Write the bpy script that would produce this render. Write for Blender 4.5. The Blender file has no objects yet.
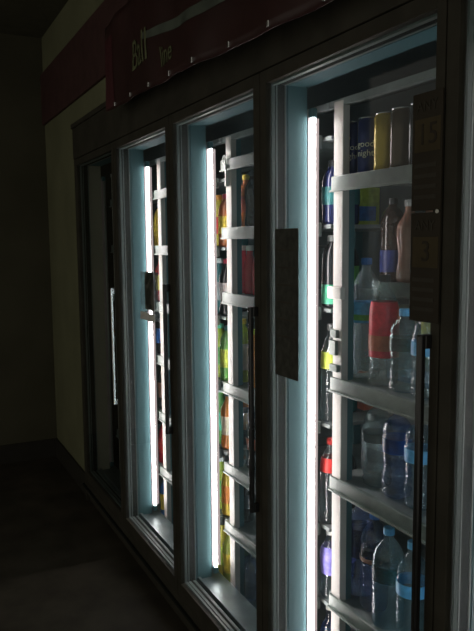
import bpy, bmesh, math, random
from mathutils import Vector, Matrix
random.seed(7)
S = bpy.context.scene
COL = S.collection
PI = math.pi

# ------------------------------------------------------------------ materials
def newmat(name):
    m = bpy.data.materials.new(name); m.use_nodes = True
    nt = m.node_tree; nt.nodes.clear()
    out = nt.nodes.new('ShaderNodeOutputMaterial')
    return m, nt, out

def pbr(name, col, rough=.5, metal=0, var=.12, scale=12., bump=0., spec=.5, coat=0., trans=0., col2=None, aniso=(1, 1, 1)):
    m, nt, out = newmat(name)
    N, L = nt.nodes.new, nt.links.new
    p = N('ShaderNodeBsdfPrincipled')
    p.inputs['Roughness'].default_value = rough
    p.inputs['Metallic'].default_value = metal
    p.inputs['Specular IOR Level'].default_value = spec
    p.inputs['Coat Weight'].default_value = coat
    tc = N('ShaderNodeTexCoord'); mp = N('ShaderNodeMapping'); no = N('ShaderNodeTexNoise')
    mp.inputs['Scale'].default_value = aniso
    no.inputs['Scale'].default_value = scale; no.inputs['Detail'].default_value = 5
    L(tc.outputs['Object'], mp.inputs['Vector']); L(mp.outputs[0], no.inputs['Vector'])
    cr = N('ShaderNodeValToRGB')
    a = [max(0, c * (1 - var)) for c in col]; b = [min(1, c * (1 + var)) for c in (col2 or col)]
    cr.color_ramp.elements[0].position = .3; cr.color_ramp.elements[1].position = .7
    cr.color_ramp.elements[0].color = (*a, 1); cr.color_ramp.elements[1].color = (*b, 1)
    L(no.outputs['Fac'], cr.inputs['Fac']); L(cr.outputs['Color'], p.inputs['Base Color'])
    if bump:
        bp = N('ShaderNodeBump'); bp.inputs['Strength'].default_value = bump; bp.inputs['Distance'].default_value = .01
        L(no.outputs['Fac'], bp.inputs['Height']); L(bp.outputs['Normal'], p.inputs['Normal'])
    last = p.outputs[0]
    if trans:
        t = N('ShaderNodeBsdfTranslucent'); mx = N('ShaderNodeMixShader')
        L(cr.outputs['Color'], t.inputs['Color']); mx.inputs[0].default_value = trans
        L(p.outputs[0], mx.inputs[1]); L(t.outputs[0], mx.inputs[2]); last = mx.outputs[0]
    L(last, out.inputs['Surface'])
    return m

def clear(name, tint=(.9, .95, .97), rough=.05, body=0., bodycol=(.3, .45, .55), back=True, f0=.05, bump=0., bscale=40):
    """thin clear plastic or glass: transparent with an angle-dependent gloss"""
    m, nt, out = newmat(name)
    N, L = nt.nodes.new, nt.links.new
    g = N('ShaderNodeNewGeometry'); d = N('ShaderNodeVectorMath'); d.operation = 'DOT_PRODUCT'
    L(g.outputs['Normal'], d.inputs[0]); L(g.outputs['Incoming'], d.inputs[1])
    ab = N('ShaderNodeMath'); ab.operation = 'ABSOLUTE'; L(d.outputs['Value'], ab.inputs[0])
    om = N('ShaderNodeMath'); om.operation = 'SUBTRACT'; om.inputs[0].default_value = 1; L(ab.outputs[0], om.inputs[1])
    pw = N('ShaderNodeMath'); pw.operation = 'POWER'; pw.inputs[1].default_value = 5; L(om.outputs[0], pw.inputs[0])
    ma = N('ShaderNodeMath'); ma.operation = 'MULTIPLY_ADD'; ma.inputs[1].default_value = 1 - f0; ma.inputs[2].default_value = f0
    L(pw.outputs[0], ma.inputs[0])
    fac = ma.outputs[0]
    if not back:
        ib = N('ShaderNodeMath'); ib.operation = 'SUBTRACT'; ib.inputs[0].default_value = 1; L(g.outputs['Backfacing'], ib.inputs[1])
        mu = N('ShaderNodeMath'); mu.operation = 'MULTIPLY'; L(fac, mu.inputs[0]); L(ib.outputs[0], mu.inputs[1]); fac = mu.outputs[0]
    tr = N('ShaderNodeBsdfTransparent'); tr.inputs[0].default_value = (*tint, 1)
    gl = N('ShaderNodeBsdfGlossy'); gl.inputs['Roughness'].default_value = rough
    if bump:
        tc = N('ShaderNodeTexCoord'); no = N('ShaderNodeTexNoise'); no.inputs['Scale'].default_value = bscale
        L(tc.outputs['Object'], no.inputs['Vector'])
        bp = N('ShaderNodeBump'); bp.inputs['Strength'].default_value = bump; bp.inputs['Distance'].default_value = .01
        L(no.outputs['Fac'], bp.inputs['Height']); L(bp.outputs[0], gl.inputs['Normal'])
    base = tr.outputs[0]
    if body:
        df = N('ShaderNodeBsdfTranslucent'); df.inputs['Color'].default_value = (*bodycol, 1)
        m2 = N('ShaderNodeMixShader'); m2.inputs[0].default_value = body
        L(tr.outputs[0], m2.inputs[1]); L(df.outputs[0], m2.inputs[2]); base = m2.outputs[0]
    mx = N('ShaderNodeMixShader'); L(fac, mx.inputs[0]); L(base, mx.inputs[1]); L(gl.outputs[0], mx.inputs[2])
    L(mx.outputs[0], out.inputs['Surface'])
    return m

def emit(name, col, strength):
    m, nt, out = newmat(name)
    e = nt.nodes.new('ShaderNodeEmission'); e.inputs[0].default_value = (*col, 1); e.inputs[1].default_value = strength
    nt.links.new(e.outputs[0], out.inputs['Surface'])
    return m

LAMP = 33.0
M = dict(
    black=pbr('black_powder_coat', (.046, .042, .032), .6, spec=.12, var=.2),
    handle=pbr('black_gloss_plastic', (.02, .02, .02), .18, spec=.6),
    jamb=pbr('blue_grey_jamb_enamel', (.06, .145, .165), .65, spec=.3, var=.06, scale=6),
    gasket=pbr('pale_aluminium_lip', (.12, .15, .14), .5, metal=.0, var=.06),
    dark=pbr('dark_rubber', (.018, .02, .018), .8, spec=.05),
    lifted_jamb=pbr('brightened_putty_jamb', (.32, .31, .24), .6, var=.1, scale=4, spec=.2),
    sill=pbr('brushed_steel_sill', (.13, .17, .175), .36, metal=.5, var=.25, scale=9, bump=.08),
    enamel=pbr('white_enamel', (.72, .70, .66), .35, var=.05),
    post=pbr('cream_white_post', (.50, .47, .44), .4, var=.05),
    lip=pbr('worn_shelf_lip', (.15, .18, .165), .38, metal=.15, var=.3, scale=14, bump=.1),
    deck=pbr('shelf_wire_deck', (.22, .25, .25), .45, metal=.3, var=.2),
    liner=pbr('cooler_liner', (.09, .12, .13), .6, var=.1),
    lens=pbr('frosted_lamp_housing', (.32, .26, .27), .5, var=.03),
    lamp=emit('led_tube', (1.0, .90, .88), LAMP),
    fill_lamp=emit('added_fill_tube', (.80, .95, 1.0), 10.),
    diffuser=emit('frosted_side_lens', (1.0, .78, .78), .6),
    off=pbr('unlit_tube', (.25, .27, .26), .3),
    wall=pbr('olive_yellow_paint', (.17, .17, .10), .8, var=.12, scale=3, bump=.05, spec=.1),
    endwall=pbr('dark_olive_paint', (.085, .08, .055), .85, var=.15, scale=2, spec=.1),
    maroon=pbr('maroon_paint', (.07, .034, .031), .7, var=.15, spec=.2),
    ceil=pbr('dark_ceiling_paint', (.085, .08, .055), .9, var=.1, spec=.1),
    floor=pbr('worn_dark_vinyl_floor', (.055, .047, .035), .6, var=.3, scale=5, spec=.12),
    skirt=pbr('dark_skirting', (.035, .032, .025), .6, spec=.2),
    vinyl=pbr('maroon_vinyl', (.042, .017, .016), .38, var=.2, scale=5, bump=.15, spec=.3),
    border=pbr('red_vinyl_border', (.07, .018, .022), .45, var=.15, spec=.3),
    letter=pbr('olive_lettering', (.12, .13, .06), .5, var=.3, scale=30),
    painted_gloss=pbr('grey_green_painted_gloss', (.08, .095, .075), .45, var=.4, scale=9),
    glass=clear('door_glass', (.93, .955, .95), .03, body=.022, bodycol=(.5, .6, .6), back=False, f0=.04),
    poster=pbr('brown_poster_paper', (.038, .031, .022), .6, var=.15, spec=.15),
    posterink=pbr('poster_tan_ink', (.065, .05, .026), .6, var=.2, spec=.15),
    posterdim=pbr('poster_faint_ink', (.05, .044, .034), .6, var=.2, spec=.15),
    board=pbr('dark_notice_card', (.05, .05, .042), .6, var=.35, scale=40, spec=.15),
    water=clear('clear_water_bottle', (.84, .90, .91), .07, body=.20, bodycol=(.62, .76, .80), f0=.09, bump=.6, bscale=45),
    bluewater=clear('blue_tinted_bottle', (.68, .78, .92), .07, body=.16, bodycol=(.22, .36, .72), f0=.09, bump=.6, bscale=45),
    tealwater=clear('teal_tinted_bottle', (.76, .87, .90), .07, body=.14, bodycol=(.40, .64, .72), f0=.09, bump=.6, bscale=45),
    sleeve=clear('clear_plastic_sleeve', (.80, .84, .84), .15, body=.12, bodycol=(.5, .5, .5), f0=.08, bump=.6, bscale=30),
    wrap=clear('shrink_wrap', (.6, .72, .78), .15, body=.3, bodycol=(.3, .48, .55), f0=.1, bump=.7, bscale=30),
    paper=pbr('white_ticket', (.75, .74, .68), .6),
    steel=pbr('bright_steel', (.7, .7, .7), .25, metal=1, var=.05),
)
COLS = dict(cola=(.03, .015, .012), brown=(.24, .12, .08), orange=(.75, .28, .04), amber=(.55, .18, .05), pink=(.75, .08, .14),
    red=(.62, .035, .03), crimson=(.62, .02, .04), green=(.14, .42, .10), lime=(.50, .60, .08), yellow=(.80, .62, .07), teal=(.03, .16, .17),
    blue=(.05, .20, .60), navy=(.02, .03, .13), sky=(.12, .42, .75), violet=(.28, .25, .75), white=(.75, .75, .73), grey=(.30, .32, .32),
    gold=(.42, .30, .03), darkbrown=(.07, .045, .025), dark=(.02, .025, .03), mint=(.10, .50, .30), rust=(.42, .09, .04), cream=(.7, .68, .5))
def cm(c):
    k = 'c_' + c
    if k not in M:
        M[k] = pbr(c + '_drink', COLS[c], .22, var=.15, scale=25, spec=.5, trans=.25, coat=.8)
    return M[k]
def lt(c):
    k = 't_' + c
    if k not in M:
        M[k] = clear(c + '_film_label', [.35 + .5 * v for v in COLS[c]], .2, body=.55, bodycol=COLS[c], f0=.06, bump=.4, bscale=60)
    return M[k]
def lm(c):
    k = 'l_' + c
    if k not in M:
        M[k] = pbr(c + '_label', COLS[c], .4, var=.3, scale=38, spec=.4)
    return M[k]

# ------------------------------------------------------------------ helpers
def link(name, bm, mat, parent=None, smooth=False, loc=None):
    me = bpy.data.meshes.new(name); bm.normal_update(); bm.to_mesh(me); bm.free()
    me.materials.append(mat)
    if smooth:
        for p in me.polygons: p.use_smooth = True
    o = bpy.data.objects.new(name, me); COL.objects.link(o)
    if parent is not None: o.parent = parent
    if loc: o.location = loc
    return o
def box(bm, x0, x1, y0, y1, z0, z1, bev=0.):
    r = bmesh.ops.create_cube(bm, size=1)
    vs = r['verts']
    bmesh.ops.scale(bm, vec=(abs(x1 - x0), abs(y1 - y0), abs(z1 - z0)), verts=vs)
    bmesh.ops.translate(bm, vec=((x0 + x1) / 2, (y0 + y1) / 2, (z0 + z1) / 2), verts=vs)
    if bev:
        es = list({e for v in vs for e in v.link_edges})
        bmesh.ops.bevel(bm, geom=es, offset=bev, segments=2, affect='EDGES', profile=.5)
def B(*boxes, bev=0.):
    bm = bmesh.new()
    for b in boxes: box(bm, *b, bev=bev)
    return bm
def lathe(prof, seg=24, fn=None, cap=True):
    """prof: list of (r, z); fn(angle, r, z) -> r"""
    bm = bmesh.new(); rings = []
    for r, z in prof:
        ring = []
        for k in range(seg):
            a = 2 * PI * k / seg
            rr = fn(a, r, z) if fn else r
            ring.append(bm.verts.new((rr * math.cos(a), rr * math.sin(a), z)))
        rings.append(ring)
    for i in range(len(rings) - 1):
        for k in range(seg):
            bm.faces.new((rings[i][k], rings[i][(k + 1) % seg], rings[i + 1][(k + 1) % seg], rings[i + 1][k]))
    if cap:
        bm.faces.new(list(reversed(rings[0]))); bm.faces.new(rings[-1])
    return bm
def tube(path, r, seg=10, flat=1.):
    bm = bmesh.new(); rings = []
    for i, p in enumerate(path):
        p = Vector(p); a = Vector(path[max(0, i - 1)]); b = Vector(path[min(len(path) - 1, i + 1)])
        t = (b - a).normalized(); ref = Vector((1, 0, 0)) if abs(t.x) < .9 else Vector((0, 0, 1))
        u = (ref - t * ref.dot(t)).normalized(); v = t.cross(u)
        rr = r[i] if isinstance(r, (list, tuple)) else r
        rings.append([bm.verts.new(p + u * rr * math.cos(2 * PI * k / seg) + v * rr * flat * math.sin(2 * PI * k / seg)) for k in range(seg)])
    for i in range(len(rings) - 1):
        for k in range(seg):
            bm.faces.new((rings[i][k], rings[i][(k + 1) % seg], rings[i + 1][(k + 1) % seg], rings[i + 1][k]))
    bm.faces.new(list(reversed(rings[0]))); bm.faces.new(rings[-1])
    bmesh.ops.recalc_face_normals(bm, faces=bm.faces)
    return bm
def root(name, label, cat, loc=(0, 0, 0), group=None):
    o = bpy.data.objects.new(name, None); COL.objects.link(o); o.location = loc; o.empty_display_size = .05
    o['label'] = label; o['category'] = cat
    if group: o['group'] = group
    return o
def tag(o, label, cat, group=None):
    o['label'] = label; o['category'] = cat
    if group: o['group'] = group
    return o
def struct(o): o['kind'] = 'structure'; return o
def text_mesh(s, size, fn, name, mat, parent, extrude=.0006, sub=0):
    """lettering: a font outline turned into a mesh and laid on a surface by fn(x, y, z)"""
    cu = bpy.data.curves.new('lettering', 'FONT'); cu.body = s; cu.size = size; cu.extrude = extrude; cu.resolution_u = 3
    cu.align_x = 'CENTER'; cu.align_y = 'CENTER'
    t = bpy.data.objects.new('lettering', cu); COL.objects.link(t)
    dg = bpy.context.evaluated_depsgraph_get(); dg.update()
    me = bpy.data.meshes.new_from_object(t.evaluated_get(dg))
    bpy.data.objects.remove(t); bpy.data.curves.remove(cu)
    bm = bmesh.new(); bm.from_mesh(me); bpy.data.meshes.remove(me)
    if sub:
        bmesh.ops.triangulate(bm, faces=bm.faces)
        bmesh.ops.subdivide_edges(bm, edges=bm.edges, cuts=sub, use_grid_fill=True)
    for v in bm.verts: v.co = Vector(fn(*v.co))
    return link(name, bm, mat, parent)

# ------------------------------------------------------------------ room
XE = -5.22
struct(link('floor', B((XE - .1, 1.4, -3.0, 1.1, -.05, 0)), M['floor']))
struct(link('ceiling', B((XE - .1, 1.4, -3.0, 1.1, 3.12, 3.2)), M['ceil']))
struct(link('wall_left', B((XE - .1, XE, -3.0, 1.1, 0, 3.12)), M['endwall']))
# wall the cooler is let into: a pier beside it and the strip over it
struct(link('wall_back', B((XE, -4.225, .0, .1, 0, 3.12), (-4.225, 1.4, .0, .1, 2.36, 3.12)), M['wall']))
struct(link('baseboard_left', B((XE, XE + .015, -3.0, 0, 0, .14)), M['skirt']))
struct(link('baseboard_back', B((XE + .015, -4.225, -.015, 0, 0, .14)), M['skirt']))
struct(link('trim_1', B((XE, 1.4, -.02, 0, 2.50, 2.86), bev=.004), M['maroon']))

# ------------------------------------------------------------------ cooler
ZB, ZT = .20, 2.105
J = [-.30, -1.065, -1.842, -2.603, -3.380, -4.190]       # joints between doors
SW = .036
cool = root('display_cooler', 'long black walk-in drinks cooler with a row of lit glass doors', 'cooler', (-2.3, 0, 0))
def C(name, bm, mat, parent=cool, smooth=False, label=None):
    o = link(name, bm, mat, parent, smooth)
    if parent is cool: o.location = (2.3, 0, 0)
    if label: o['label'] = label
    return o
C('header', B((-4.225, -.2, -.035, .12, 2.145, 2.35), (-4.225, -.2, -.045, -.03, 2.325, 2.352), bev=.003), M['black'])
C('base', B((-4.225, -.2, -.03, .12, .05, .135), (-4.225, -.2, -.01, .12, 0, .06), bev=.003), M['black'])
C('base_trim', B((-4.25, -.2, -.042, -.029, .088, .100)), M['dark'])
C('end_panel', B((-4.225, -4.19, -.03, 1.0, .0, 2.35)), M['black'])
C('liner', B((-4.19, -.2, 1.0, 1.03, 0, 2.35), (-4.19, -.2, .12, 1.0, 2.29, 2.33), (-4.19, -.2, .12, 1.0, .02, .05), (-.23, -.2, .12, 1.0, .05, 2.29)), M['liner'])
# the frame behind the doors: pale lip in front, blue-grey enamel behind, one set per mullion
for i, j in enumerate(J[1:]):
    L = j + SW
    xl = j - .032 if i < 4 else j + .001
    mu = C('mullion', B((xl, L, .046, .113, ZB, ZT), (xl + .002, L - .004, .036, .048, ZB, ZT)), M['jamb'] if i != 4 else M['lifted_jamb'])  # farthest mullion coloured paler: brightness put into the paint beside its unlit tube
    C('lip', B((L - .012, L, .002, .037, ZB, ZT), bev=.001), M['dark'], mu)
    for q in (.003, .033): C('lip_edge', B((L - .006, L + .002, q, q + .005, ZB, ZT), bev=.001), M['gasket'], mu)
    lp = C('light_strip', B((L - .018, L + .002, .114, .142, .235, 2.03), bev=.003), M['lens'])
    zt = 2.015 if i != 3 else 2.02
    bm = tube([(L + .010, .130, .245), (L + .010, .130, zt)], .0062, 14)
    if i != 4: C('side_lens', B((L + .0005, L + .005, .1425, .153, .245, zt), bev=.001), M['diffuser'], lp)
    C('tube', bm, M['lamp'] if i != 4 else M['off'], lp, True)
    for q in (.217, zt): C('tube_cap', B((L - .002, L + .020, .117, .138, q, q + .028), bev=.004), M['jamb'], lp)
for i, j in enumerate(J[1:4]):  # unseen strips added on the mullions' hidden side to fill the products with light
    xr = (j - .030) if i else (J[1] + .004)
    lp = C('light_strip', B((xr, xr + .006, .114, .182, .235, 2.03), bev=.002), M['lens'])
    C('tube', tube([(xr - .010, .127, .245), (xr - .010, .127, 2.015)], .0078, 14), M['fill_lamp'], lp, True)
    for q in (.217, 2.015): C('tube_cap', B((xr - .019, xr + .003, .117, .138, q, q + .028), bev=.004), M['jamb'], lp)
C('head_frame', B((-4.19, -.2, .046, .118, ZT, 2.145)), M['jamb'])
hl = C('head_lip', B((-4.19, -.2, .002, .037, ZT, 2.145), bev=.001), M['dark'])
for q in (.003, .031): C('lip_edge', B((-4.19, -.2, q, q + .007, ZT - .002, ZT + .004), bev=.001), M['gasket'], hl)
C('sill', B((-4.19, -.2, .046, .16, .13, ZB), (-4.19, -.2, .046, .060, ZB, ZB + .012), bev=.002), M['sill'])
sl_ = C('sill_lip', B((-4.19, -.2, .002, .037, .13, ZB), bev=.001), M['dark'])
for q in (.003, .025): C('lip_edge', B((-4.19, -.2, q, q + .012, ZB - .004, ZB + .002), bev=.001), M['gasket'], sl_)
for j in J[1:4]:
    C('hinge_plate', B((j - .10, j - .045, .055, .100, ZT - .008, ZT + .002), bev=.001), M['enamel'])
HZ = {0: (.60, 1.445), 1: (.775, 1.44), 2: (.84, 1.47), 3: (.80, 1.41), }
for i in range(5):
    a, b = J[i + 1] + .002, J[i] - .002
    wr = .040 if i else .03
    if i == 1: wr = .026
    d = C('door', B((a, a + SW - .002, -.032, -.002, .14, 2.142), (b - wr, b, -.032, -.002, .14, 2.142),
                    (a + SW - .002, b - wr, -.032, -.002, ZT, 2.142), (a + SW - .002, b - wr, -.032, -.002, .14, ZB), bev=.0015), M['black'])
    C('glass_pane', B((a + SW - .004, b - wr + .002, -.022, -.014, ZB - .004, ZT + .004)), M['glass'], d)
    C('spacer', B((a + SW - .002, a + SW + .004, -.013, -.003, ZB, ZT), (a + SW, b - wr, -.013, -.003, ZT - .006, ZT), (a + SW, b - wr, -.013, -.003, ZB, ZB + .006)), M['gasket'], d)
    if i:
        hz0, hz1 = HZ[i - 1]
        xh = b - wr / 2 - (.014 if i == 1 else .002)
        C('handle', B((xh - .008, xh + .008, -.062, -.048, hz0, hz1), (xh - .008, xh + .008, -.05, -.031, hz0, hz0 + .03), (xh - .008, xh + .008, -.05, -.031, hz1 - .03, hz1), bev=.003), M['steel'] if i == 4 else M['handle'], d)

# ------------------------------------------------------------------ shelving racks inside
RK = {1: (-1.772, -1.03, [1.832, 1.51, 1.215, .895, .50, .12]), 2: (-2.540, -1.776, [1.965, 1.695, 1.43, 1.055, .71, .45, .12]),
      3: (-3.345, -2.544, [1.90, 1.62, 1.33, 1.05, .75, .45, .12]), 4: (-4.15, -3.349, [1.90, 1.62, 1.33, 1.05, .75, .45, .12])}
PX = {1: -1.7215, 2: -2.478, 3: -3.285, 4: -4.10}
WHO = {1: 'behind the nearest glass door', 2: 'behind the second glass door', 3: 'behind the third glass door', 4: 'behind the farthest glass door'}
YF = .17
for u, (xa, xb, zs) in RK.items():
    rk = root('shelf_rack', 'pale metal shelf rack with bright front post standing ' + WHO[u], 'rack', (PX[u], YF, 0))
    def R(name, bm, mat, parent=None, label=None):
        o = link(name, bm, mat, parent or rk)
        if not parent: o.location = (-PX[u], -YF, 0)
        if label: o['label'] = label
        return o
    px = PX[u]
    R('post', B((px - .024, px + .024, YF, YF + .024, .05, 2.055), bev=.002), M['post'])
    R('side_plate', B((px - .018, px + .022, YF + .0245, YF + .046, .05, 1.79 if u == 1 else 2.055), bev=.001), M['jamb'])
    R('post', B((xa + .01, xa + .05, .80, .84, .05, 2.055), bev=.002), M['jamb'])
    R('post', B((xb - .05, xb - .01, .80, .84, .05, 2.055), bev=.002), M['jamb'])
    for q in (YF + .001, .8): R('top_rail', B((xa, xb, q, q + .02, 2.04, 2.06)), M['deck'])
    for z in zs:
        y0 = YF + (.165 if (u == 1 and z == 1.51) else 0)
        lo = px - .026
        sb = B((xa, xb, y0 + .012, .84, z - .014, z - .002))
        sh = R('shelf', sb, M['deck'])
        bm = bmesh.new()
        # front price channel, tilted a little
        x0 = px - .030 if u == 1 else xa
        xr = xb if u == 1 else xb - .045
        box(bm, max(x0, xa), xr, y0 - .006, y0 + .010, z - .040, z + .004, bev=.003)
        box(bm, max(x0, xa), xr, y0 - .012, y0 - .004, z - .043, z - .037, bev=.001)
        R('price_channel', bm, M['lip'], sh)
        if u == 1 and z == 1.51:
            R('bracket', B((px - .038, px + .034, YF - .012, YF + .004, z - .045, z - .008), bev=.003), M['enamel'])
        if u == 2 and z == 1.695:
            for yy in (.43, .60):
                R('price_ticket', B((xb - .001, xb + .002, yy, yy + .05, z - .045, z + .0)), M['paper'], sh)
    if u == 1:
        for q in ((px - .030, px + .004, YF - .010, YF + .002, 1.29, 1.335), (px - .020, px + .012, YF - .013, YF - .001, 1.345, 1.37), (px - .024, px + .018, YF - .014, YF - .001, 1.24, 1.262)):
            R('ticket_clip', B(q, bev=.002), M['lip'])
    if u == 2:
        bm = tube([(px - .014 + .012 * math.cos(a), YF - .012, 1.965 + .018 * math.sin(a)) for a in [2 * PI * k / 14 for k in range(15)]], .003, 6)
        R('ring_clip', bm, M['enamel'])
        R('clip_tail', B((px - .008, px + .004, YF - .014, YF - .001, 1.86, 1.945), bev=.002), M['enamel'])

# ------------------------------------------------------------------ drinks
def bottle_profile(r, h, kind):
    nr = .0125 if r < .038 else .014
    if kind == 'ribbed':
        p = [(r * .80, 0), (r * .97, .006), (r, .016)]
        z = .016; body = h * .66; n = int(body / .006)
        for k in range(n + 1):
            t = k / n; zz = .016 + body * t
            w = 0 if .46 < t < .80 else .055 * (math.sin(t * body / .022 * 2 * PI))
            waist = -.07 * math.exp(-((t - .42) / .06) ** 2)
            p.append((r * (1 + w + waist), zz))
        z0 = .016 + body
        for k in range(1, 9):
            t = k / 8; p.append((nr + (r - nr) * (math.cos(t * PI / 2)) ** .75 if t < 1 else nr, z0 + (h * .90 - z0) * t))
        p.append((nr, h - .016))
        return p
    if kind == 'slim':
        p = [(r * .85, 0), (r, .008), (r, h * .50)]
        for k in range(1, 11):
            t = k / 10; p.append((r + (nr - r) * (.5 - .5 * math.cos(PI * t)), h * .50 + (h * .38) * t))
        p.append((nr, h - .014)); return p
    if kind == 'contour':
        p = [(r * .82, 0), (r * .95, .008)]
        for k in range(0, 21):
            t = k / 20; p.append((r * (.92 + .08 * math.cos(t * 2.0 * PI * 1.1)), .012 + h * .60 * t))
        z0 = .012 + h * .60
        for k in range(1, 9):
            t = k / 8; p.append((nr + (p[22][0] - nr) * (.5 + .5 * math.cos(PI * t)), z0 + (h * .90 - z0) * t))
        p.append((nr, h - .014)); return p
    # plain shouldered bottle
    p = [(r * .82, 0), (r * .97, .005), (r, .014), (r, h * .62), (r * .97, h * .67)]
    for k in range(1, 9):
        t = k / 8; p.append((nr + (r * .97 - nr) * (math.cos(t * PI / 2)) ** .8 if t < 1 else nr, h * .67 + h * .22 * t))
    p.append((nr, h - .014)); return p
def rad_at(prof, z):
    for (r0, z0), (r1, z1) in zip(prof, prof[1:]):
        if z0 <= z <= z1: return r0 + (r1 - r0) * (z - z0) / max(1e-6, z1 - z0)
    return prof[-1][0]
CACHE = {}
def copy_tree(o, parent=None):
    c = o.copy(); COL.objects.link(c); c.parent = parent
    for ch in list(o.children): copy_tree(ch, c)
    return c
def bottle(desc, where, x, y, z, r=.034, h=.24, kind='plain', body='cola', cap='dark', label='red', lz=(.30, .58), group=None, rot=0, band=None):
    key = (r, h, kind, body, cap, label, lz, band)
    text = desc + ' ' + where
    if key in CACHE:
        o = copy_tree(CACHE[key]); o.location = (x, y, z); o.rotation_euler.z = rot; o['label'] = text
        if group: o['group'] = group
        elif 'group' in o: del o['group']
        return o
    o = root('drink_bottle', text, 'bottle', (x, y, z), group); o.rotation_euler.z = rot
    prof = bottle_profile(r, h, kind)
    fn = None
    if kind == 'ribbed': fn = lambda a, rr, zz: rr * (1 + .018 * math.cos(6 * a) * (1 if zz < .3 * h else 0))
    bmat = M[body] if body in ('water', 'bluewater', 'tealwater') else cm(body)
    link('bottle_body', lathe(prof, 28, fn), bmat, o, True)
    cr = (.0125 if r < .038 else .014) + .0025
    cb = lathe([(cr, h - .020), (cr, h - .003), (cr - .002, h)], 24, lambda a, rr, zz: rr * (1 + .03 * math.cos(12 * a)))
    link('cap', cb, lm(cap), o)
    if label:
        lo, hi = lz[0] * h, lz[1] * h
        n = 8; lp = [(rad_at(prof, lo + (hi - lo) * k / n) + .0012, lo + (hi - lo) * k / n) for k in range(n + 1)]
        if kind == 'ribbed': m_ = max(q[0] for q in lp); lp = [(m_, q[1]) for q in lp]
        film = body in ('water', 'bluewater', 'tealwater') and label in ('navy', 'teal', 'grey', 'blue')
        link('label', lathe(lp, 28, cap=False), lt(label) if film else lm(label), o, True)
        if band:
            zz = lo + (hi - lo) * .12; zt = lo + (hi - lo) * .40
            link('label_band', lathe([(max(rad_at(prof, zz), lp[0][0]) + .001, zz), (max(rad_at(prof, zt), lp[0][0]) + .001, zt)], 28, cap=False), lm(band), o, True)
    CACHE[key] = o
    return o
def can(desc, where, x, y, z, col, r=.0325, h=.165, words=(), emblem=None, inkc='cream'):
    o = root('drink_can', desc + ' ' + where, 'can', (x, y, z))
    link('can_body', lathe([(r * .82, 0), (r, .008), (r, h - .012), (r * .88, h - .003)], 40), pbr(col + '_can', COLS[col], .22, metal=.35, var=.12, scale=20), o, True)
    link('can_rim', lathe([(r * .88, h - .003), (r * .90, h), (r * .86, h + .001), (r * .82, h - .004)], 40), M['steel'], o, True)
    link('pull_tab', B((-.008, .008, -.004, .012, h - .003, h), bev=.001), M['steel'], o)
    face = math.radians(-52)            # the side of the can the lettering is on
    def wrap(cz):
        def f(tx, ty, tz):
            a = face + tx / r; q = r + .0006 + tz
            return (q * math.cos(a), q * math.sin(a), cz + ty)
        return f
    for w, cz in words: text_mesh(w, .026, wrap(cz), 'lettering', lm(inkc), o, .0003, 1)
    if emblem:
        bm = bmesh.new(); bmesh.ops.create_circle(bm, cap_ends=True, radius=.007, segments=16)
        bmesh.ops.scale(bm, vec=(1.2, .8, 1), verts=bm.verts)
        f = wrap(emblem[1])
        for v in bm.verts: v.co = Vector(f(v.co.x + emblem[2], v.co.y, .0005))
        link('emblem', bm, lm(emblem[0]), o)
    return o
def carton(desc, where, x, y, z, w, d, h, col, patch=None):
    o = root('drink_carton', desc + ' ' + where, 'carton', (x, y, z))
    link('carton_body', B((-w / 2, w / 2, -d / 2, d / 2, 0, h), bev=.003), lm(col), o)
    if patch:
        link('print_panel', B((w / 2 - .001, w / 2 + .001, -d * .36, d * .36, h * .12, h * .5), (-w * .36, w * .36, -d / 2 - .001, -d / 2 + .001, h * .12, h * .5)), lm(patch), o)
    link('top_flap', B((-w / 2, w / 2, -.004, .004, h - .001, h + .006), bev=.001), lm(col), o)
    return o

n1 = "on nearest door's top shelf"
W = [('good', .088), ('night', .062)]
can('tall navy can with yellow emblem, leftmost', n1, -1.733, .232, 1.832, 'navy', words=W, emblem=('yellow', .115, -.008))
can('tall navy can without emblem, second from left', n1, -1.652, .226, 1.832, 'navy', words=W)
can('tall gold can between navy and brown cans', n1, -1.572, .226, 1.832, 'gold')
can('tall dark brown can right of the gold can', n1, -1.496, .222, 1.832, 'darkbrown')
can('tall near-black can at the right', n1, -1.420, .222, 1.832, 'dark')
n2 = "on nearest door's second shelf"
Z = 1.51
bottle('dark ribbed cola bottle with blue lower label standing left', n2, -1.738, .392, Z, .037, .265, 'ribbed', 'cola', 'dark', 'navy', (.12, .38))
bottle('brown milk drink bottle right of the dark cola bottle', n2, -1.655, .39, Z, .040, .255, 'contour', 'brown', 'grey', None)
bottle('second brown milk drink bottle at the right end', n2, -1.560, .39, Z, .040, .255, 'contour', 'brown', 'grey', None)
n3 = "on nearest door's third shelf"
Z = 1.215
bottle('large clear water bottle with blue cap and blue label', n3, -1.700, .262, Z + .002, .043, .372, 'ribbed', 'water', 'blue', 'sky', (.47, .64), band='green')
bottle('clear bottle with dark cap and red label', n3, -1.590, .245, Z + .002, .043, .325, 'plain', 'water', 'dark', 'crimson', (.26, .76), band='rust')
bottle('short clear bottle right of the red-labelled one', n3, -1.486, .235, Z + .002, .040, .235, 'ribbed', 'tealwater', 'sky', 'teal', (.50, .66))
bottle('clear water bottle at the far right edge', n3, -1.398, .235, Z + .002, .038, .235, 'ribbed', 'tealwater', 'white', 'sky', (.50, .66))
w = root('shrink_wrapped_tray', 'pale blue shrink-wrapped tray behind the bottles ' + n3, 'tray', (-1.555, .37, Z))
link('wrap', B((-.11, .11, -.06, .06, 0, .10), bev=.008), M['wrap'], w)
link('tray_base', B((-.105, .105, -.055, .055, .001, .02), bev=.002), lm('sky'), w)
carton('small yellow drink pack behind the red-labelled bottle', n3, -1.60, .50, Z, .16, .07, .23, 'yellow', 'lime')
n4 = "on nearest door's fourth shelf"
Z = .895
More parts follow.
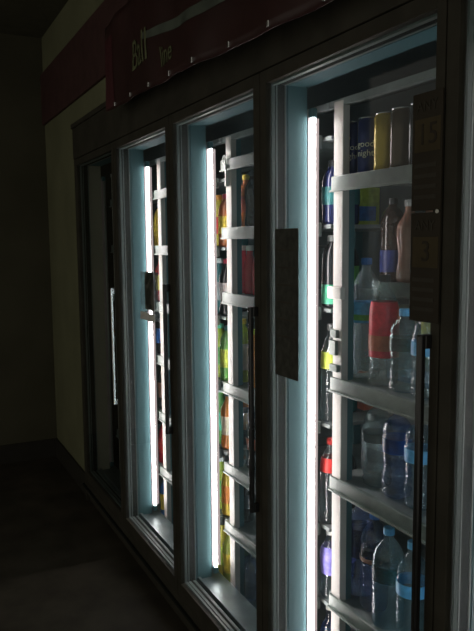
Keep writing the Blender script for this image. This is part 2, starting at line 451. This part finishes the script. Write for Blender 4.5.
bottle('small round-shouldered clear bottle at the left', n4, -1.735, .32, Z, .035, .19, 'plain', 'water', 'grey', None)
bottle('clear crinkled bottle with pale label, second', n4, -1.625, .255, Z, .043, .268, 'ribbed', 'water', 'dark', 'grey', (.52, .62))
bottle('clear bottle with bright blue label, third', n4, -1.527, .25, Z, .043, .268, 'ribbed', 'bluewater', 'blue', 'blue', (.50, .66))
bottle('clear water bottle with blue label at the right end', n4, -1.430, .25, Z, .042, .268, 'ribbed', 'tealwater', 'sky', 'sky', (.50, .64))
n5 = "on nearest door's fifth shelf"
Z = .50
bottle('dark blue tinted bottle standing leftmost', n5, -1.716, .262, Z, .042, .315, 'ribbed', 'bluewater', 'dark', 'navy', (.42, .72))
bottle('blue tinted bottle with brown mark, second', n5, -1.620, .245, Z, .042, .310, 'ribbed', 'bluewater', 'blue', 'navy', (.50, .64), band='brown')
bottle('large clear domed water bottle with teal wave label', n5, -1.528, .225, Z, .048, .300, 'plain', 'tealwater', 'sky', 'teal', (.48, .64))
bottle('clear domed water bottle at the right end', n5, -1.422, .225, Z, .045, .300, 'plain', 'tealwater', 'sky', 'sky', (.50, .62))

# products of the second rack: right end seen past the nearest lamp, left end behind the second door
s2 = 'shelf, right end of second rack'
m2 = 'shelf inside the second door'
carton('yellow-green drink carton with blue print', 'on second ' + s2, -2.05, .47, 1.695, .13, .13, .135, 'lime', 'blue')
bottle('dark blue bottle', 'on second ' + s2, -1.822, .219, 1.695, .034, .20, 'plain', 'navy', 'dark', 'teal')
bottle('dark green bottle with mint label', 'on third ' + s2, -1.822, .219, 1.43, .034, .23, 'plain', 'dark', 'grey', 'mint', (.05, .32))
bottle('clear bottle with grey cap and lime label', 'on fourth ' + s2, -1.822, .219, 1.055, .035, .32, 'plain', 'water', 'grey', 'lime', (.55, .72))
carton('rust orange drink carton', 'on fourth ' + s2, -1.93, .456, 1.055, .12, .14, .11, 'rust')
bottle('clear bottle with red cap and red label', 'on fifth ' + s2, -1.822, .219, .71, .036, .285, 'plain', 'water', 'red', 'red', (.62, .78))
bottle('violet-blue labelled clear bottle', 'on sixth ' + s2, -1.822, .219, .45, .035, .235, 'contour', 'water', 'white', 'violet', (.35, .75))
bottle('tall blue bottle', 'on lowest ' + s2, -1.822, .219, .12, .036, .30, 'contour', 'bluewater', 'white', 'blue', (.35, .75))
for k, zz in enumerate((1.695, 1.43, 1.055, .71, .45)):
    o_ = ('second', 'third', 'fourth', 'fifth', 'sixth')[k]
    c_ = (('navy', 'teal'), ('dark', 'green'), ('teal', 'mint'), ('dark', 'red'), ('navy', 'violet'))[k]
    bottle(c_[1] + '-labelled dark bottle, one back,', 'on %s ' % o_ + s2, -1.90, .34, zz, .034, .22, 'plain', c_[0], 'grey', c_[1])
bottle('amber bottle with yellow cap', 'on second ' + m2, -2.50, .26, 1.695, .033, .215, 'contour', 'amber', 'yellow', 'rust', (.30, .6))
bottle('dark contoured cola bottle', 'on second ' + m2, -2.412, .245, 1.695, .034, .225, 'contour', 'cola', 'dark', None)
bottle('pink bottle with silver cap nearest the post', 'on third ' + m2, -2.515, .25, 1.43, .027, .195, 'slim', 'pink', 'white', None)
bottle('red bottle with silver cap, middle of three,', 'on third ' + m2, -2.442, .245, 1.43, .027, .195, 'slim', 'crimson', 'white', None)
bottle('dark red bottle with silver cap, rightmost,', 'on third ' + m2, -2.370, .245, 1.43, .027, .195, 'slim', 'crimson', 'white', None)
bottle('lime yellow bottle with pale label', 'on fourth ' + m2, -2.520, .25, 1.055, .034, .265, 'plain', 'lime', 'yellow', 'cream', (.20, .62))
bottle('orange drink bottle with dark cap', 'on fourth ' + m2, -2.400, .245, 1.055, .030, .235, 'slim', 'orange', 'lime', None)
bottle('dark contoured clear bottle nearest the post', 'on fifth ' + m2, -2.500, .25, .71, .034, .235, 'contour', 'water', 'dark', 'dark', (.35, .55))
bottle('dark brown contoured bottle, second from the post', 'on fifth ' + m2, -2.415, .245, .71, .034, .235, 'contour', 'cola', 'dark', 'rust', (.35, .55))
bottle('dark bottle', 'on sixth ' + m2, -2.505, .25, .45, .034, .21, 'plain', 'cola', 'dark', 'dark')
bottle('clear bottle with rust red cap and bright shoulder', 'on lowest ' + m2, -2.495, .235, .12, .044, .235, 'plain', 'bluewater', 'rust', 'navy', (.2, .5))
bottle('blue bottle with dark cap', 'on lowest ' + m2, -2.395, .235, .12, .044, .235, 'plain', 'bluewater', 'dark', 'navy', (.2, .5))

# third and fourth racks: colourful columns seen between lamp and post
ORD = ('second', 'third', 'fourth', 'fifth', 'sixth', 'lowest')
P3 = [('amber', 'pink', 'yellow'), ('dark', 'pink', 'white'), ('green', 'teal', 'lime'), ('orange', 'teal', 'cream'), ('yellow', 'mint', 'orange'), ('lime', 'teal', 'yellow')]
P3b = [('yellow', 'orange', 'red'), ('teal', 'white', 'grey'), ('lime', 'mint', 'green'), ('green', 'white', 'mint'), ('lime', 'white', 'green'), ('yellow', 'dark', 'lime')]
P3c = [('teal', 'white', 'yellow'), ('dark', 'mint', 'green'), ('green', 'mint', 'yellow'), ('amber', 'red', 'orange'), ('amber', 'grey', 'yellow'), ('teal', 'grey', 'green')]
P4 = [('yellow', 'teal', 'yellow'), ('red', 'dark', 'yellow'), ('dark', 'white', 'blue'), ('dark', 'grey', 'brown'), ('crimson', 'dark', 'red'), ('blue', 'white', 'yellow')]
P4b = [('amber', 'dark', 'red'), ('dark', 'dark', 'teal'), ('navy', 'grey', 'sky'), ('brown', 'dark', 'cream'), ('dark', 'dark', 'teal'), ('navy', 'red', 'blue')]
hs = (.22, .24, .235, .25, .235, .27)
for k in range(6):
    for (spec, rk_, xx, yy, pos) in ((P3, 'third', -2.600, .217, 'at front right'), (P3b, 'third', -2.685, .222, 'second from right'),
                                     (P3c, 'third', -2.72, .345, 'in second row'),
                                     (P4, 'fourth', -3.405, .217, 'at front right'), (P4b, 'fourth', -3.50, .27, 'second from right'),):
        b_, c_, l_ = spec[k]
        zz = (1.62, 1.33, 1.05, .75, .45, .12)[k]
        bottle('%s bottle with %s cap and %s label %s' % (b_, c_, l_, pos), 'on %s shelf, %s rack' % (ORD[k], rk_), xx, yy, zz, .034, hs[k], ('plain', 'contour')[k % 2], b_, c_, l_, (.25, .58))
    b_, c_, l_ = (('yellow', 'orange', 'white'), ('cream', 'yellow', 'yellow'), ('grey', 'white', 'white'), ('navy', 'white', 'grey'), ('crimson', 'white', 'white'), ('cream', 'white', 'white'))[k]
    if k > 3: continue
    bottle('%s bottle with %s cap beside the bright post' % (b_, c_), 'on %s shelf, third rack' % ORD[k], -3.27 if k == 0 else -3.25, .245, (1.62, 1.33, 1.05, .75)[k], .034, hs[k], 'plain', b_, c_, l_, (.25, .58))

# ------------------------------------------------------------------ things fixed to the doors
nb = root('notice_card', 'dark notice card fixed at the left edge of the nearest glass door', 'notice', (-1.680, -.034, 1.464))
link('card', B((-.064, .064, -.003, 0, -.216, .214), bev=.001), M['board'], nb)
link('faint_print', B(*[(-.05, .03 + .015 * (k % 3), -.0036, -.0028, .15 - k * .05, .156 - k * .05) for k in range(6)]), M['posterdim'], nb)
def poster(label, x, z0, z1, price, small, top):
    p = root('price_poster', label, 'poster', (x, -.036, z0))
    h = z1 - z0
    link('sheet', B((-.044, .044, -.003, 0, 0, h), bev=.0008), M['poster'], p)
    link('price_panel', B((-.036, .040, -.0038, -.0028, h * .50, h * .78), bev=.0003), M['posterink'], p)
    def f(cz, cx=0): return lambda a, b, c: (cx + a, -.0042 - c, cz + b)
    text_mesh(price, .062, f(h * .64, .004), 'price', M['poster'], p)
    text_mesh(small, .030, f(h * .88), 'heading', M['posterdim'], p)
    link('print_lines', B(*[(-.036, .03, -.0038, -.0028, h * (.10 + .09 * k), h * (.10 + .09 * k) + .008) for k in range(4)]), M['posterdim'], p)
    return p
pp = poster('dark brown price poster, upper of two at the right of the nearest door', -1.107, 1.704, 1.945, '15', 'ANY', 1)
poster('dark brown price poster, lower of two at the right of the nearest door', -1.107, 1.470, 1.700, '3', 'ANY', 0)
pin = lathe([(.004, 0), (.0045, .002), (.002, .004)], 12)
pr = link('pin', pin, M['paper'], pp, True); pr.rotation_euler = (PI / 2, 0, 0); pr.location = (.036, -.003, -.003)

# crumpled clear sleeve on the third door
sl = root('plastic_ticket_sleeve', 'crumpled clear plastic sleeve taped over the lamp on the third door', 'sleeve', (-2.885, -.026, 1.31))
def crumple(w, h, nx, nz, amp, sd):
    rnd = random.Random(sd); bm = bmesh.new(); g = []
    for i in range(nx + 1):
        g.append([bm.verts.new((w * (i / nx - .5) + rnd.uniform(-1, 1) * amp * .4, -abs(rnd.uniform(0, 1)) * amp, h * k / nz + rnd.uniform(-1, 1) * amp * .4)) for k in range(nz + 1)])
    for i in range(nx):
        for k in range(nz): bm.faces.new((g[i][k], g[i + 1][k], g[i + 1][k + 1], g[i][k + 1]))
    return bm
o = link('sleeve', crumple(.22, .20, 6, 6, .010, 3), M['sleeve'], sl)
md = o.modifiers.new('thickness', 'SOLIDIFY'); md.thickness = .0012
o = link('ticket', crumple(.12, .17, 3, 4, .003, 5), pbr('grey_ticket', (.12, .11, .09), .6), sl, loc=(-.005, -.002, .03))
md = o.modifiers.new('thickness', 'SOLIDIFY'); md.thickness = .001
o = link('tape', crumple(.20, .035, 6, 3, .006, 9), M['paper'], sl, loc=(-.03, -.006, -.02))
md = o.modifiers.new('thickness', 'SOLIDIFY'); md.thickness = .001

# ------------------------------------------------------------------ banner over the doors
BX0, BX1, BZ0, BZ1 = -3.17, -.75, 2.215, 2.62
def wr(x, z):
    t = (x - BX0)
    return -.125 + .010 * math.sin(4.2 * t + 5 * (z - 2.2)) + .006 * math.sin(11 * t - 9 * (z - 2.2)) + .003 * math.sin(27 * t + 14 * z)
bn = root('promotional_banner', 'maroon wrinkled vinyl banner with olive lettering hung above the cooler doors', 'banner', (-2, -.12, 2.2))
def BN(name, bm, mat, smooth=False):
    o = link(name, bm, mat, bn, smooth, loc=(2, .12, -2.2)); return o
def sheet(x0, x1, zlo, zhi, off, nx=90, nz=16):
    bm = bmesh.new(); g = []
    for i in range(nx + 1):
        x = x0 + (x1 - x0) * i / nx; a, b = zlo(x), zhi(x)
        g.append([bm.verts.new((x, wr(x, a + (b - a) * k / nz) - off, a + (b - a) * k / nz)) for k in range(nz + 1)])
    for i in range(nx):
        for k in range(nz): bm.faces.new((g[i][k], g[i + 1][k], g[i + 1][k + 1], g[i][k + 1]))
    return bm
sag = lambda x: BZ0 + .03 * math.cos((x - BX0) * 1.6) * (1 if x < -1.2 else 1)
o = BN('vinyl_sheet', sheet(BX0, BX1, sag, lambda x: BZ1, 0), M['vinyl'], True)
md = o.modifiers.new('thickness', 'SOLIDIFY'); md.thickness = .004; md.offset = -1
BN('border', sheet(BX0 + .005, BX0 + .12, lambda x: sag(x) + .01, lambda x: 2.56, .0015, 8, 10), M['border'], True)
BN('backing_frame', B((BX0 + .02, BX1, -.105, -.048, 2.30, 2.60), bev=.004), M['black'])
for q in (BX0 + .3, BX1 - .36): BN('mounting_bracket', B((q, q + .06, -.05, -.0205, 2.40, 2.50)), M['black'])
def onb(cx, cz, sh=.12):
    return lambda a, b, c: (cx + a, wr(cx + a, cz + b) - .003 - c, cz + b)
text_mesh('Ball', .17, onb(-2.66, 2.39), 'lettering', M['letter'], bn, .0006, 2).location = (2, .12, -2.2)
text_mesh('line', .10, onb(-2.36, 2.31), 'lettering', M['letter'], bn, .0006, 2).location = (2, .12, -2.2)
BN('painted_gloss_streak', sheet(-2.60, -1.55, lambda x: 2.42 - .10 * (x + 2.6) - .015 * math.sin((x + 2.6) * 4), lambda x: 2.445 - .085 * (x + 2.6) - .01 * math.sin((x + 2.6) * 4), .003, 60, 3), M['painted_gloss'], True)  # pale strip painted on the vinyl in place of its gloss streak
for k in range(9):
    x = -3.05 + k * .24
    BN('eyelet', B((x - .006, x + .006, wr(x, 2.24) - .006, wr(x, 2.24) + .012, sag(x) + .006, sag(x) + .024), bev=.002), M['steel'])

# ------------------------------------------------------------------ world, camera, view
w_ = bpy.data.worlds.new('dim_room'); S.world = w_; w_.use_nodes = True
bg = w_.node_tree.nodes['Background']; bg.inputs[0].default_value = (1.0, .96, .82, 1); bg.inputs[1].default_value = .30

F, A_, P_, R_ = 680., .4614, .1095, -.0093
fw = Vector((-math.cos(A_) * math.cos(P_), math.sin(A_) * math.cos(P_), -math.sin(P_)))
r0 = Vector((math.sin(A_), math.cos(A_), 0)); u0 = r0.cross(fw)
r = r0 * math.cos(R_) + u0 * math.sin(R_); u = u0 * math.cos(R_) - r0 * math.sin(R_)
cd = bpy.data.cameras.new('camera'); cam = bpy.data.objects.new('camera', cd); COL.objects.link(cam)
cd.sensor_fit = 'VERTICAL'; cd.sensor_height = 36; cd.lens = F / 631 * 36; cd.clip_start = .02
m3 = Matrix((r, u, -fw)).transposed()
cam.matrix_world = Matrix.Translation((0, -1.03, 1.645)) @ m3.to_4x4()
S.camera = cam
S.view_settings.view_transform = 'Standard'; S.view_settings.look = 'None'
S.view_settings.gamma = 1; S.view_settings.use_curve_mapping = False
S.view_settings.exposure = 0
S.cycles.transparent_max_bounces = 32
S.cycles.max_bounces = 8
